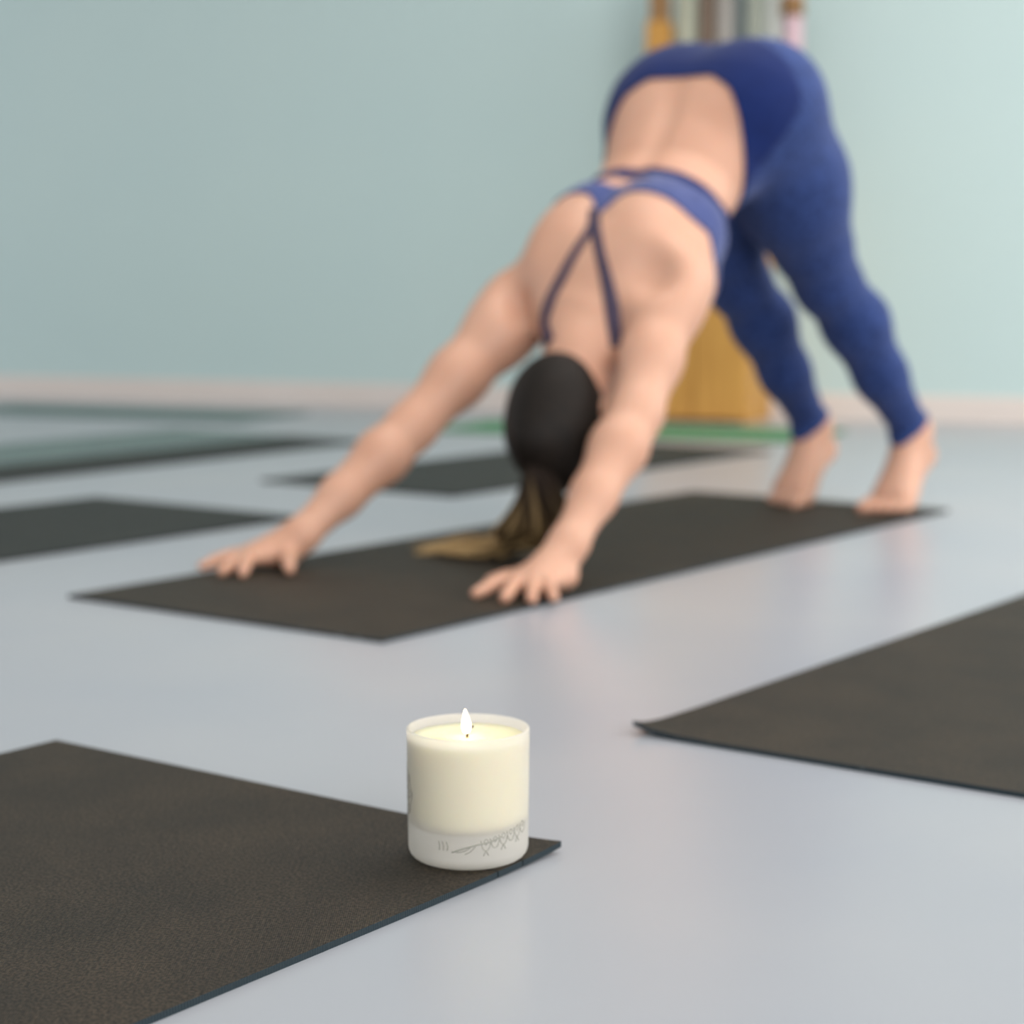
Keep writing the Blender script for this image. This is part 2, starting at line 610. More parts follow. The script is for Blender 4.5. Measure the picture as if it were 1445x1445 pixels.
# glass: outer wall, rounded lip, inner wall, thick base
prof = [(0, 0.0006), (RB - 0.012, 0.0)]
for k in range(7):
    a = math.pi / 2 * k / 6
    prof.append((RB - 0.010 + 0.010 * math.sin(a), 0.010 - 0.010 * math.cos(a)))
prof += [(RB + (RTOP - RB) * s, 0.01 + (HJ - 0.012) * s) for s in (0.25, 0.5, 0.75, 1.0)]
for k in range(1, 6):
    a = math.pi * k / 6
    prof.append((RTOP - TH / 2 + TH / 2 * math.cos(a), HJ - 0.002 + TH / 2 * math.sin(a)))
ri = lambda z: RB - TH + (RTOP - RB) * (z - 0.01) / HJ
prof += [(ri(z), z) for z in (HJ - 0.003, 0.08, 0.06, WB + 0.012)]
for k in range(1, 6):
    a = math.pi / 2 * k / 6
    prof.append((ri(WB + 0.012) - 0.012 + 0.012 * math.cos(a), WB + 0.012 - 0.012 * math.sin(a)))
prof += [(ri(WB) - 0.014, WB), (0, WB)]
v, f = lathe(prof, 128)
gl = mesh('glass_tumbler', v, f, M['glass'], cd)
# wax, 0.3 mm inside the glass
g_ = 0.0004
wp = [(0, WB + g_), (ri(WB) - 0.014, WB + g_)]
for k in range(5, -1, -1):
    a = math.pi / 2 * k / 6
    wp.append((ri(WB + 0.012) - 0.012 - g_ + 0.012 * math.cos(a), WB + g_ + 0.012 - 0.012 * math.sin(a)))
wp += [(ri(z) - g_, z) for z in (0.06, 0.085, WT - 0.001)]
wp += [(ri(WT) - g_ - 0.0012, WT + 0.0002), (0.036, WT - 0.0006), (0.022, WT - 0.0014), (0.010, WT - 0.0016), (0, WT - 0.0014)]
v, f = lathe(wp, 96)
mesh('wax', v, f, M['wax'], cd)
wk = spline([(-0.0006, 0, WT - 0.002), (-0.0006, 0, WT + 0.002), (0.0004, 0, WT + 0.0052), (0.0030, 0.0, WT + 0.0072), (0.0042, 0.0, WT + 0.0066)], 14)
v, f = tube(wk, [0.0011] * 12 + [0.0010, 0.0007], 8)
mesh('wick', v, f, M['wick'], cd)
fp = []
for s in np.linspace(0, 1, 22):
    r = float(np.interp(s, [0, 0.08, 0.2, 0.35, 0.55, 0.75, 0.9, 1], [0.0010, 0.0026, 0.0034, 0.0036, 0.0029, 0.0018, 0.0009, 0]))
    fp.append((max(r, 0), WT + 0.0018 + 0.0195 * s))
fp[0] = (0, fp[0][1]); fp[-1] = (0, fp[-1][1])
v, f = lathe(fp, 24)
mesh('flame', [(x - 0.0012 - 0.0010 * ((z - WT) / 0.02) ** 2, y, z) for x, y, z in v], f, M['flame'], cd)
lt = bpy.data.lights.new('flame_light', 'POINT')
lt.energy = 0.035
lt.color = (1.0, 0.62, 0.36)
lt.shadow_soft_size = 0.004
lo = bpy.data.objects.new('flame_light', lt)
COL.objects.link(lo)
lo.location = tuple(G(661, 1207, 0.0053) + A3(-0.001, 0, WT + 0.011))

# fine printed ornament on the glass: two small marks, a long leaf stroke, loops and a rosette rising to the right
def on_glass(ang, z, off=0.0001):
    r = RB + (RTOP - RB) * max(z - 0.01, 0) / HJ + off
    return A3(r * math.sin(ang), -r * math.cos(ang), z)


pts = []
R_ = math.radians


def stroke(seq, rad=0.0003):
    s = spline(seq, max(10, 5 * len(seq)))
    pts.append(tube([on_glass(R_(a), z) for a, z in s], rad * 1.35, 5))


for a in (-27, -23, -19):
    stroke([(a, 0.0245), (a + 1, 0.021), (a + 0.5, 0.0175)], 0.00035)
stroke([(-14, 0.0165), (-4, 0.0195), (8, 0.0222), (20, 0.0238), (34, 0.027)], 0.0005)
stroke([(-10, 0.0165), (-3, 0.0175), (3, 0.0202)], 0.0003)
stroke([(-2, 0.0152), (3, 0.0172), (8, 0.0212)], 0.0003)
for k in range(6):
    a = 18 + k * 9
    z = 0.0215 + 0.0016 * k
    stroke([(a - 5, z + 0.004), (a - 3, z - 0.002), (a, z - 0.004), (a + 3, z - 0.002), (a + 5, z + 0.004)], 0.0003)
    stroke([(a - 2, z + 0.003), (a, z + 0.0005), (a + 2, z + 0.003), (a, z + 0.005), (a - 2, z + 0.003)], 0.00025)
    if k % 2 == 0:
        stroke([(a, z - 0.004), (a - 2.5, z - 0.008)], 0.0003)
        stroke([(a, z - 0.004), (a + 2.5, z - 0.008)], 0.0003)
v, f = merge(pts)
mesh('printed_border', v, f, M['print'], cd)
pts = []
# the larger rosette on the left side, seen edge-on
for rr in (0.008, 0.014, 0.020):
    n = 48
    seq = [(-90 + math.degrees(rr / RB) * math.cos(2 * math.pi * k / n) * (1 + 0.06 * math.cos(16 * math.pi * k / n)),
            0.054 + rr * math.sin(2 * math.pi * k / n) * (1 + 0.06 * math.cos(16 * math.pi * k / n))) for k in range(n + 1)]
    pts.append(tube([on_glass(R_(a), z) for a, z in seq], 0.00028, 5))
for k in range(8):
    a0 = 2 * math.pi * k / 8
    seq = []
    for q in np.linspace(0, 2 * math.pi, 17):
        rx = 0.0115 + 0.0085 * math.cos(q)
        ry = 0.0032 * math.sin(q)
        x, y = rx * math.cos(a0) - ry * math.sin(a0), rx * math.sin(a0) + ry * math.cos(a0)
        seq.append((-90 + math.degrees(x / RB), 0.054 + y))
    pts.append(tube([on_glass(R_(a), z) for a, z in seq], 0.00025, 5))
v, f = merge(pts)
mesh('printed_rosette', v, f, M['print'], cd)


# ------------------------------------------------------------------ signed-distance body building
class Field:
    def __init__(s, lo, hi, h):
        s.lo, s.h = np.array(lo, float), h
        s.n = np.ceil((np.array(hi, float) - s.lo) / h).astype(int) + 1
        s.f = np.full(s.n, 0.2, np.float32)

    def sub(s, lo, hi):
        a = np.clip(np.floor((np.asarray(lo) - s.lo) / s.h).astype(int), 0, s.n - 1)
        b = np.clip(np.ceil((np.asarray(hi) - s.lo) / s.h).astype(int) + 1, 1, s.n)
        ax = [s.lo[i] + s.h * np.arange(a[i], b[i]) for i in range(3)]
        X, Y, Zz = np.meshgrid(*ax, indexing='ij')
        return tuple(slice(a[i], b[i]) for i in range(3)), np.stack([X, Y, Zz], -1).astype(np.float32)

    def add(s, fn, lo, hi, k):
        m = k + 0.02
        sl, P = s.sub(np.asarray(lo) - m, np.asarray(hi) + m)
        d = fn(P)
        a = s.f[sl]
        hh = np.maximum(k - np.abs(a - d), 0) / k
        s.f[sl] = np.minimum(a, d) - hh * hh * k * 0.25

    def cut(s, fn, lo, hi, k):
        m = k + 0.02
        sl, P = s.sub(np.asarray(lo) - m, np.asarray(hi) + m)
        d = -fn(P)
        a = s.f[sl]
        hh = np.maximum(k - np.abs(a - d), 0) / k
        s.f[sl] = np.maximum(a, d) + hh * hh * k * 0.25

    def cone(s, a, b, ra, rb, k=0.01):
        a, b = np.asarray(a, np.float32), np.asarray(b, np.float32)
        ab = b - a
        L2 = float(ab @ ab)

        def fn(P):
            t = np.clip(((P - a) @ ab) / L2, 0, 1)
            q = P - a - t[..., None] * ab
            return np.sqrt((q * q).sum(-1)) - (ra + (rb - ra) * t)
        r = max(ra, rb)
        s.add(fn, np.minimum(a, b) - r, np.maximum(a, b) + r, k)

    def chain(s, pts, radii, k=0.01):
        for i in range(len(pts) - 1):
            s.cone(pts[i], pts[i + 1], radii[i], radii[i + 1], k)

    def ell(s, c, ax, rad, k=0.01, cut=False):
        c = np.asarray(c, np.float32)
        R = np.array(ax, np.float32)      # rows: unit axes
        rad = np.array(rad, np.float32)

        def fn(P):
            q = (P - c) @ R.T
            k0 = np.sqrt(((q / rad) ** 2).sum(-1))
            k1 = np.sqrt(((q / rad ** 2) ** 2).sum(-1)) + 1e-9
            return np.where(k0 < 0.05, -rad.min(), k0 * (k0 - 1) / k1)
        e = np.sqrt(((R * rad[:, None]) ** 2).sum(0))
        (s.cut if cut else s.add)(fn, c - e, c + e, k)

    def nets(s):
        f = s.f
        ins = f < 0
        nx, ny, nz = f.shape
        cnt = np.zeros((nx - 1, ny - 1, nz - 1), np.int8)
        for i in (0, 1):
            for j in (0, 1):
                for k in (0, 1):
                    cnt += ins[i:nx - 1 + i, j:ny - 1 + j, k:nz - 1 + k]
        act = np.argwhere((cnt > 0) & (cnt < 8))
        vid = np.full(cnt.shape, -1, np.int64)
        vid[act[:, 0], act[:, 1], act[:, 2]] = np.arange(len(act))
        cor = {}
        for i in (0, 1):
            for j in (0, 1):
                for k in (0, 1):
                    cor[i, j, k] = f[act[:, 0] + i, act[:, 1] + j, act[:, 2] + k]
        acc = np.zeros((len(act), 3))
        num = np.zeros(len(act))
        for c0 in cor:
            for ax in range(3):
                if c0[ax] == 1:
                    continue
                c1 = list(c0); c1[ax] = 1; c1 = tuple(c1)
                a, b = cor[c0], cor[c1]
                x = (a < 0) != (b < 0)
                t = np.where(x, a / np.where(x, a - b, 1), 0)
                p = np.zeros((len(act), 3)) + np.array(c0)
                p[:, ax] += t
                acc[x] += p[x]
                num[x] += 1
        verts = s.lo + s.h * (act + acc / num[:, None])
        faces = []
        for ax in range(3):
            sl0 = [slice(None)] * 3; sl1 = [slice(None)] * 3
            sl0[ax] = slice(0, -1); sl1[ax] = slice(1, None)
            a, b = ins[tuple(sl0)], ins[tuple(sl1)]
            e = np.argwhere(a != b)
            o1, o2 = (ax + 1) % 3, (ax + 2) % 3
            good = (e[:, o1] > 0) & (e[:, o2] > 0) & (e[:, o1] < f.shape[o1] - 1) & (e[:, o2] < f.shape[o2] - 1)
            e = e[good]
            def cell(d1, d2):
                q = e.copy()
                q[:, o1] -= d1
                q[:, o2] -= d2
                return vid[q[:, 0], q[:, 1], q[:, 2]]
            quad = np.stack([cell(1, 1), cell(0, 1), cell(0, 0), cell(1, 0)], 1)
            inside_first = a[e[:, 0], e[:, 1], e[:, 2]]
            quad[~inside_first] = quad[~inside_first][:, ::-1]
            faces.append(quad)
        return verts, np.concatenate(faces)


def vert_normals(v, tri):
    n = np.zeros_like(v)
    fn = np.cross(v[tri[:, 1]] - v[tri[:, 0]], v[tri[:, 2]] - v[tri[:, 0]])
    for k in range(3):
        np.add.at(n, tri[:, k], fn)
    return n / (np.linalg.norm(n, axis=1)[:, None] + 1e-12)


def clip_tris(v, tri, nr, f):
    """keep f > 0 with clean interpolated edges"""
    keep = f > 0
    c = keep[tri].sum(1)
    out = [tri[c == 3]]
    V2, N2, F2 = list(v), list(nr), []
    cache = {}

    def mid(a, b):
        key = (min(a, b), max(a, b))
        if key not in cache:
            t = f[a] / (f[a] - f[b])
            cache[key] = len(V2)
            V2.append(v[a] + (v[b] - v[a]) * t)
            N2.append(nr[a] + (nr[b] - nr[a]) * t)
        return cache[key]
    for t3 in tri[(c > 0) & (c < 3)]:
        poly = []
        for i in range(3):
            a, b = t3[i], t3[(i + 1) % 3]
            if keep[a]:
                poly.append(a)
            if keep[a] != keep[b]:
                poly.append(mid(a, b))
        for i in range(1, len(poly) - 1):
            F2.append((poly[0], poly[i], poly[i + 1]))
    tri2 = np.concatenate([out[0], np.array(F2, int).reshape(-1, 3)])
    V2, N2 = np.array(V2), np.array(N2)
    used = np.unique(tri2)
    mp = np.full(len(V2), -1)
    mp[used] = np.arange(len(used))
    return V2[used], mp[tri2], N2[used]


def largest(v, t3, nr):
    lab = np.arange(len(v))
    while True:
        m = lab[t3].min(1)
        new = lab.copy()
        for k in range(3):
            np.minimum.at(new, t3[:, k], m)
        new = new[new]
        if (new == lab).all():
            break
        lab = new
    ids, cnt = np.unique(lab[t3[:, 0]], return_counts=True)
    t3 = t3[lab[t3[:, 0]] == ids[cnt.argmax()]]
    used = np.unique(t3)
    mp = np.full(len(v), -1)
    mp[used] = np.arange(len(used))
    return v[used], mp[t3], nr[used]


# ------------------------------------------------------------------ the person's joints
SW = nrm((0.87, -0.49, 0))            # shoulder line (her left side = image right)
shR = D(948, 398, 3.14)               # shoulder on the image right
shL = D(738, 432, 3.28)
wrR = D(803, 766, 2.79)
wrL = D(425, 755, 3.02)
elR = (shR * 0.47 + wrR * 0.53) + A3(0.012, 0.02, 0.0) + W * 0.018
elL = (shL * 0.47 + wrL * 0.53) + A3(0.004, 0.012, -0.006)
SM = (shR + shL) / 2
PM = D(1001, 166, 3.50)
AX = nrm(SM - PM)                     # pelvis -> shoulders
LT = float(np.linalg.norm(SM - PM))
LAT = nrm(W - AX * (W @ AX))
NB = np.cross(LAT, AX)                # out of the back
if NB[2] < 0:
    NB = -NB
hipL = PM - W * 0.088
hipR = PM + W * 0.088
anL = D(1147, 602, 3.98)
anR = anL + W * 0.225
knL = (hipL + anL) / 2 + U * 0.015 + Z * 0.008 - W * 0.026
knR = (hipR + anR) / 2 + U * 0.015 + Z * 0.008 - W * 0.030
MT = 0.0052                           # top of her mat

body = Field((-0.62, 2.52, 0.0), (1.02, 4.16, 0.96), 0.005)

# torso: elliptical sections along the spine
TS = np.array([-0.13, -0.10, -0.05, 0.0, 0.06, 0.12, 0.19, 0.26, 0.33, 0.40, 0.45, 0.49, 0.53, 0.56]) * (LT / 0.50)
TA_ = np.array([0.06, 0.115, 0.155, 0.172, 0.168, 0.150, 0.133, 0.134, 0.141, 0.143, 0.138, 0.122, 0.085, 0.05])
TL_ = np.array([0.0, 0.0, 0.0, 0.0, -0.004, -0.008, -0.010, -0.004, 0.004, 0.010, 0.010, 0.006, 0.0, 0.0])
TB_ = np.array([0.05, 0.085, 0.105, 0.112, 0.108, 0.098, 0.088, 0.092, 0.102, 0.106, 0.098, 0.080, 0.060, 0.045])
TC_ = np.array([0.00, 0.00, 0.005, 0.008, 0.0, -0.010, -0.018, -0.014, -0.004, 0.0, 0.0, 0.0, 0.0, 0.0])


def torso(P):
    q = P - PM.astype(np.float32)
    t = q @ AX.astype(np.float32)
    a = q @ LAT.astype(np.float32) - np.interp(t, TS, TL_)
    b = q @ NB.astype(np.float32)
    Aw, Bw, Cw = np.interp(t, TS, TA_), np.interp(t, TS, TB_), np.interp(t, TS, TC_)
    r = (np.abs(a / Aw) ** 2.3 + np.abs((b - Cw) / Bw) ** 2.3) ** (1 / 2.3)
    d = (r - 1) * np.minimum(Aw, Bw)
    return np.maximum(d, np.maximum(t - TS[-1], TS[0] - t)).astype(np.float32)


lo = np.minimum(PM, SM) - 0.22
hi = np.maximum(PM, SM) + 0.22
body.add(torso, lo, hi, 0.02)
TP = lambda t, a, b: PM + AX * (t * LT / 0.5) + LAT * a + NB * b
# buttocks
for s in (-1, 1):
    body.ell(TP(-0.050, s * 0.078 + 0.008, 0.004), (LAT, NB, AX), (0.098, 0.096, 0.098), 0.04)
# legs
for hp, kn, an in ((hipL, knL, anL), (hipR, knR, anR)):
    up_ = nrm(hp - kn)
    body.cone(hp, hp * 0.45 + kn * 0.55, 0.100, 0.080, 0.05)
    body.cone(hp * 0.45 + kn * 0.55, kn, 0.080, 0.058, 0.02)
    body.chain([hp + U * 0.045 - AX * 0.01, hp * 0.62 + kn * 0.38 + U * 0.042, hp * 0.25 + kn * 0.75 + U * 0.012], [0.102, 0.092, 0.060], 0.05)
    sh = an - kn
    back = nrm(A3(U[0], U[1], 0) * 0.2 + Z * 1.0 - up_ * 0)   # calf side faces up/back
    back = nrm(back - nrm(sh) * (back @ nrm(sh)))
    c1 = kn + sh * 0.30 + back * 0.010
    body.chain([kn, c1, kn + sh * 0.62, an], [0.055, 0.060, 0.047, 0.032], 0.03)
    body.ell(kn - back * 0.024, np.stack([LAT, np.cross(nrm(sh), LAT), nrm(sh)]), (0.034, 0.028, 0.045), 0.04)
# shoulders, arms
for sg, s_, e_, w_ in ((1, shR, elR, wrR), (-1, shL, elL, wrL)):
    ad = nrm(e_ - s_)
    ft = nrm(np.cross(ad, LAT))
    body.cone(SM + LAT * sg * 0.06 - AX * 0.05, s_, 0.068, 0.056, 0.05)
    body.cone(TP(0.34, sg * 0.105 + 0.008, -0.01), s_ + ad * 0.03, 0.046, 0.044, 0.05)
    body.chain([s_, s_ + (e_ - s_) * 0.25, s_ + (e_ - s_) * 0.6, e_], [0.055, 0.0535, 0.047, 0.040], 0.03)
    body.ell(s_ + ad * 0.035 + LAT * sg * 0.008, (ad, LAT, np.cross(ad, LAT)), (0.075, 0.052, 0.052), 0.03)
    fa = w_ - e_
    body.chain([e_, e_ + fa * 0.28, e_ + fa * 0.65, w_], [0.040, 0.0435, 0.034, 0.0265], 0.02)
    # shoulder blade
    body.ell(TP(0.40, sg * 0.078 + 0.004, 0.068), (nrm(AX + LAT * sg * 0.25), nrm(LAT - AX * sg * 0.25), NB), (0.085, 0.048, 0.036), 0.045)
    # chest
    body.ell(TP(0.365, sg * 0.072, -0.088), (LAT, NB, AX), (0.062, 0.055, 0.060), 0.03)
# hollows between shoulder blade and deltoid
body.ell(D(914, 378, 3.066), (LAT, AX, NB), (0.038, 0.032, 0.036), 0.045, cut=True)
body.ell(D(750, 424, 3.21), (LAT, AX, NB), (0.028, 0.030, 0.032), 0.05, cut=True)
# groove of the spine
for t in np.linspace(0.10, 0.44, 12):
    body.ell(TP(t, 0, 0.129 + float(np.interp(t * LT / 0.5, TS, TB_ + TC_)) - 0.098), (AX, LAT, NB), (0.035, 0.014, 0.022), 0.03, cut=True)


# hands
def hand(wr, tips, thumb, inner, palm_dir):
    """wr: wrist; tips: index..little (pixel x, y); everything lies on the mat top"""
    pd = nrm(palm_dir)
    side = inner                                        # towards the thumb
    mcp = []
    for i, off in enumerate((0.030, 0.009, -0.012, -0.031)):
        q = A3(wr[0], wr[1], 0) + pd * (0.088, 0.091, 0.086, 0.078)[i] + side * off
        q[2] = MT + 0.021
        mcp.append(q)
    heel = A3(wr[0], wr[1], 0) + pd * 0.026
    heel[2] = MT + 0.026
    body.cone(wr, heel, 0.0265, 0.025, 0.02)
    for i in range(4):
        hb = heel + side * (0.018, 0.006, -0.007, -0.019)[i]
        hb[2] = MT + 0.024
        body.cone(hb, mcp[i], 0.0195, 0.0125, 0.012)
    body.cone(wr, mcp[1], 0.024, 0.013, 0.012)
    body.cone(wr, mcp[2], 0.024, 0.013, 0.012)
    for i, tp in enumerate(tips):
        L = (0.080, 0.088, 0.082, 0.064)[i]
        d = A3(tp[0], tp[1], 0) - A3(mcp[i][0], mcp[i][1], 0)
        d = nrm(d)
        p1 = mcp[i] + d * L * 0.42
        p1[2] = MT + 0.019
        p2 = mcp[i] + d * L * 0.74
        p2[2] = MT + 0.0125
        p3 = mcp[i] + d * L
        p3[2] = MT + 0.0082
        r = (0.0106, 0.0108, 0.0104, 0.0094)[i]
        body.chain([mcp[i], p1, p2, p3], [r * 1.18, r * 1.02, r * 0.95, r * 0.84], 0.004)
    # thumb leaves the side of the palm near its base
    b0 = heel + side * 0.014
    b0[2] = MT + 0.026
    d = nrm(A3(thumb[0], thumb[1], 0) - A3(b0[0], b0[1], 0))
    q1 = b0 + d * 0.040; q1[2] = MT + 0.021
    q2 = b0 + d * 0.068; q2[2] = MT + 0.016
    q3 = b0 + d * 0.092; q3[2] = MT + 0.0098
    body.chain([b0, q1, q2, q3], [0.0185, 0.0125, 0.0105, 0.0090], 0.006)


pdR = G(706, 850) - A3(wrR[0], wrR[1], 0); pdR[2] = 0
pdL = G(300, 808) - A3(wrL[0], wrL[1], 0); pdL[2] = 0
sR = np.cross(Z, nrm(pdR)); sR = sR if sR @ V > 0 else -sR
sL = np.cross(Z, nrm(pdL)); sL = sL if sL @ V < 0 else -sL
hand(wrR, [G(648, 845, .01), G(690, 860, .01), G(748, 866, .01), G(797, 860, .01)], G(640, 822, .01), sR, pdR)
hand(wrL, [G(338, 816, .01), G(303, 813, .01), G(278, 803, .01), G(285, 792, .01)], G(409, 810, .01), sL, pdL)

# feet, heels lifted
for an in (anL, anR):
    tod = -U
    heel = an + U * 0.040 - Z * 0.050
    ball = A3(an[0], an[1], 0) + tod * 0.090 + W * 0.006
    ball[2] = MT + 0.030
    mid = (an + ball) / 2 + Z * 0.002
    body.cone(an, heel, 0.030, 0.028, 0.02)
    for s in (-1, 1):
        b_ = ball + W * s * 0.018 - Z * (0.004 if s > 0 else 0.0)
        body.cone(heel, b_, 0.026, 0.022, 0.02)
        body.cone(an, b_, 0.028, 0.022, 0.03)
    out = 1 if an is anR else -1
    for i in range(5):
        off = -out * (0.038 - 0.0190 * i)
        t0 = ball + W * off + tod * (0.016 - 0.003 * i)
        t0[2] = MT + 0.016
        L = (0.052, 0.050, 0.045, 0.039, 0.032)[i]
        t1 = t0 + tod * L * 0.55; t1[2] = MT + 0.015
        t2 = t0 + tod * L; t2[2] = MT + 0.0095
        r = (0.0140, 0.0105, 0.0100, 0.0095, 0.0090)[i]
        body.chain([t0, t1, t2], [r * 1.15, r, r * 0.9 if i else 0.0122], 0.004)

# neck and head
nk = D(842, 440, 3.19)
HC = D(800, 599, 3.05)
CR = nrm(nrm(HC - nk) + A3(0.0, -0.02, -0.35))          # towards the crown
FD = nrm(U - CR * (U @ CR))                             # face looks at her legs
SD = np.cross(CR, FD)
SD = SD if SD @ W > 0 else -SD
HP = lambda c, f_, s: HC + CR * c + FD * f_ + SD * s
body.cone(nk + FD * 0.0, HP(-0.05, -0.012, 0), 0.058, 0.050, 0.04)
body.cone(SM - AX * 0.02 + NB * 0.02, nk, 0.07, 0.060, 0.05)
for s in (-1, 1):
    body.cone(SM + SW * s * 0.075 + NB * 0.02, nk * 0.5 + HP(-0.05, -0.012, s * 0.02) * 0.5, 0.042, 0.040, 0.05)
body.ell(HP(0.012, -0.012, 0), (CR, FD, SD), (0.094, 0.092, 0.073), 0.02)
body.ell(HP(-0.045, 0.045, 0), (CR, FD, SD), (0.072, 0.046, 0.056), 0.03)
body.ell(HP(-0.092, 0.058, 0), (CR, FD, SD), (0.024, 0.024, 0.026), 0.025)      # chin
body.ell(HP(-0.070, 0.02, 0), (CR, FD, SD), (0.035, 0.05, 0.05), 0.02)           # jaw
body.cone(HP(0.0, 0.086, 0), HP(-0.032, 0.104, 0), 0.008, 0.0115, 0.010)         # nose
for s in (-1, 1):
    body.ell(HP(-0.034, 0.093, s * 0.010), (CR, FD, SD), (0.007, 0.009, 0.007), 0.006)
    body.ell(HP(0.000, 0.088, s * 0.030), (CR, FD, SD), (0.011, 0.012, 0.016), 0.010, cut=True)
    body.ell(HP(-0.001, 0.078, s * 0.030), (CR, FD, SD), (0.0105, 0.0115, 0.0135), 0.004)   # closed eye
    body.ell(HP(0.015, 0.076, s * 0.028), (CR, FD, SD), (0.006, 0.007, 0.015), 0.01)        # brow
    body.ell(HP(-0.035, 0.066, s * 0.036), (CR, FD, SD), (0.022, 0.016, 0.018), 0.02)       # cheek
    body.ell(HP(-0.008, -0.008, s * 0.075), (nrm(CR * 0.95 - FD * 0.3), nrm(FD + CR * 0.3), SD), (0.031, 0.018, 0.009), 0.006)
    body.ell(HP(-0.006, -0.002, s * 0.086), (CR, FD, SD), (0.017, 0.009, 0.006), 0.004, cut=True)
body.ell(HP(-0.058, 0.089, 0), (CR, FD, SD), (0.0055, 0.010, 0.022), 0.006)       # lips
body.ell(HP(-0.067, 0.087, 0), (CR, FD, SD), (0.0065, 0.010, 0.019), 0.005)

bv, bq = body.nets()
# light smoothing of the grid steps
tri = np.concatenate([bq[:, [0, 1, 2]], bq[:, [0, 2, 3]]])


def smooth_v(v, q, it, lam=0.5):
    e = np.concatenate([q[:, [0, 1]], q[:, [1, 2]], q[:, [2, 3]], q[:, [3, 0]]])
    e = np.concatenate([e, e[:, ::-1]])
    for _ in range(it):
        acc = np.zeros_like(v)
        num = np.zeros(len(v))
        np.add.at(acc, e[:, 0], v[e[:, 1]])
        np.add.at(num, e[:, 0], 1)
        v = v + lam * (acc / np.maximum(num, 1)[:, None] - v)
    return v


bv = smooth_v(bv, bq, 2)
bv[:, 2] = np.maximum(bv[:, 2], MT + 0.0002)
bn = vert_normals(bv, tri)

person = empty('person', (float(C0[0] + 0.4), float(C0[1] + 0.6), 0))
ORG = np.array(person.location)
tag(person, 'person in blue sports bra and leggings bending over, hands and feet on a dark mat', 'person')
mesh('body', bv - ORG, bq, M['skin'], person)

# the field values that place the clothes
rel = bv - PM
tt = rel @ AX * 0.5 / LT               # 0 hip .. 0.5 shoulder
la = rel @ LAT
nbv = rel @ NB


def garment(name, v, t3, nr, mat, parent, off, thick):
    v, t3, nr = largest(v, t3, nr)
    o = mesh(name, v + nr * off - ORG, t3, mat, parent)
    md = o.modifiers.new('thickness', 'SOLIDIFY')
    md.thickness = thick
    md.offset = -1
    return o


def fields(v):
    r = v - PM
    t = r @ AX * 0.5 / LT
    return t, r @ LAT, r @ NB


# leggings
def waist_f(v):
    t, a, b = fields(v)
    # low across the back, rising round the sides to the belly
    return np.interp(b, [-0.30, -0.13, -0.05, 0.03, 0.10], [0.60, 0.22, 0.140, 0.085, 0.036]) + 0.047 * np.clip((np.abs(a) - 0.065) / 0.08, 0, 1) - t


def ankle_f(v):
    left = ((v - (anL + anR) / 2) @ W) < 0
    shl, shr = nrm(knL - anL), nrm(knR - anR)
    d = np.where(left, (v - anL) @ shl, (v - anR) @ shr)
    return d - 0.018


fw_ = np.minimum(waist_f(bv), ankle_f(bv))
lv, ltri, ln = clip_tris(bv, tri, bn, fw_)


def yoke_f(v):
    t, a, b = fields(v)
    return np.interp(b, [-0.07, -0.03, 0.03, 0.09], [-0.03, 0.040, 0.125, 0.135]) - waist_f(v)


leg_f = -yoke_f(lv) + 0.012
l2v, l2t, l2n = clip_tris(lv, ltri, ln, leg_f)
leg = garment('leggings', l2v, l2t, l2n, M['legging'], person, 0.0034, 0.0026)
y1, y2, y3 = clip_tris(lv, ltri, ln, yoke_f(lv))
garment('waistband', y1, y2, y3, M['navy'], leg, 0.0050, 0.0040)

# sports bra
def bra_low(t, a, b):
    return 0.257 + 0.0 * t - 0.045 * np.clip(-b, 0, 0.1) / 0.1


def bra_up(t, a, b):
    back = 0.354 + 0.012 * np.clip(np.abs(a) / 0.14, 0, 1) + 0.062 * np.exp(-(np.abs(a) / 0.020) ** 1.3)
    front = 0.44
    s = np.clip((-b + 0.02) / 0.05, 0, 1)
    return back * (1 - s) + front * s


t_, a_, b_ = fields(bv)
hole = (((a_ + 0.012) / 0.066) ** 2 + ((t_ - 0.302) / 0.0200) ** 2) - 1
hole = np.where(b_ > 0.02, hole * 0.012, 1)
arm_d = np.minimum(np.linalg.norm(bv - (shR + AX * 0.02), axis=1), np.linalg.norm(bv - (shL + AX * 0.02), axis=1)) - 0.075
fb = np.minimum(np.minimum(t_ - bra_low(t_, a_, b_), bra_up(t_, a_, b_) - t_), np.minimum(hole, arm_d))
v1, t1, n1 = clip_tris(bv, tri, bn, fb)
bra = garment('sports_bra', v1, t1, n1, M['bra'], person, 0.0036, 0.0030)
fe = np.minimum(t_ - bra_low(t_, a_, b_) + 0.003, bra_low(t_, a_, b_) + 0.019 - t_)
v1, t1, n1 = clip_tris(bv, tri, bn, fe)
garment('elastic_band', v1, t1, n1, M['navy_band'], bra, 0.0046, 0.0038)

BVH = BVHTree.FromPolygons([Vector(p) for p in bv], [tuple(map(int, q)) for q in bq])


def strap(ctrl, n, wd):
    P, Nn = [], []
    for c in spline(ctrl, n):
        loc, nn, _, _ = BVH.find_nearest(Vector(c))
        P.append(np.array(loc) + np.array(nn) * 0.0022)
        Nn.append(np.array(nn))
    for _ in range(3):
        P = [P[0]] + [(P[i - 1] + 2 * P[i] + P[i + 1]) / 4 for i in range(1, n - 1)] + [P[-1]]
        Nn = [Nn[0]] + [nrm(Nn[i - 1] + 2 * Nn[i] + Nn[i + 1]) for i in range(1, n - 1)] + [Nn[-1]]
    return tube(P, wd, 10, (Nn, 0.24))


def on_back(x, y):
    loc, nn, _, _ = BVH.ray_cast(Vector(EYE), Vector(nrm(ray(x, y))))
    return np.array(loc)


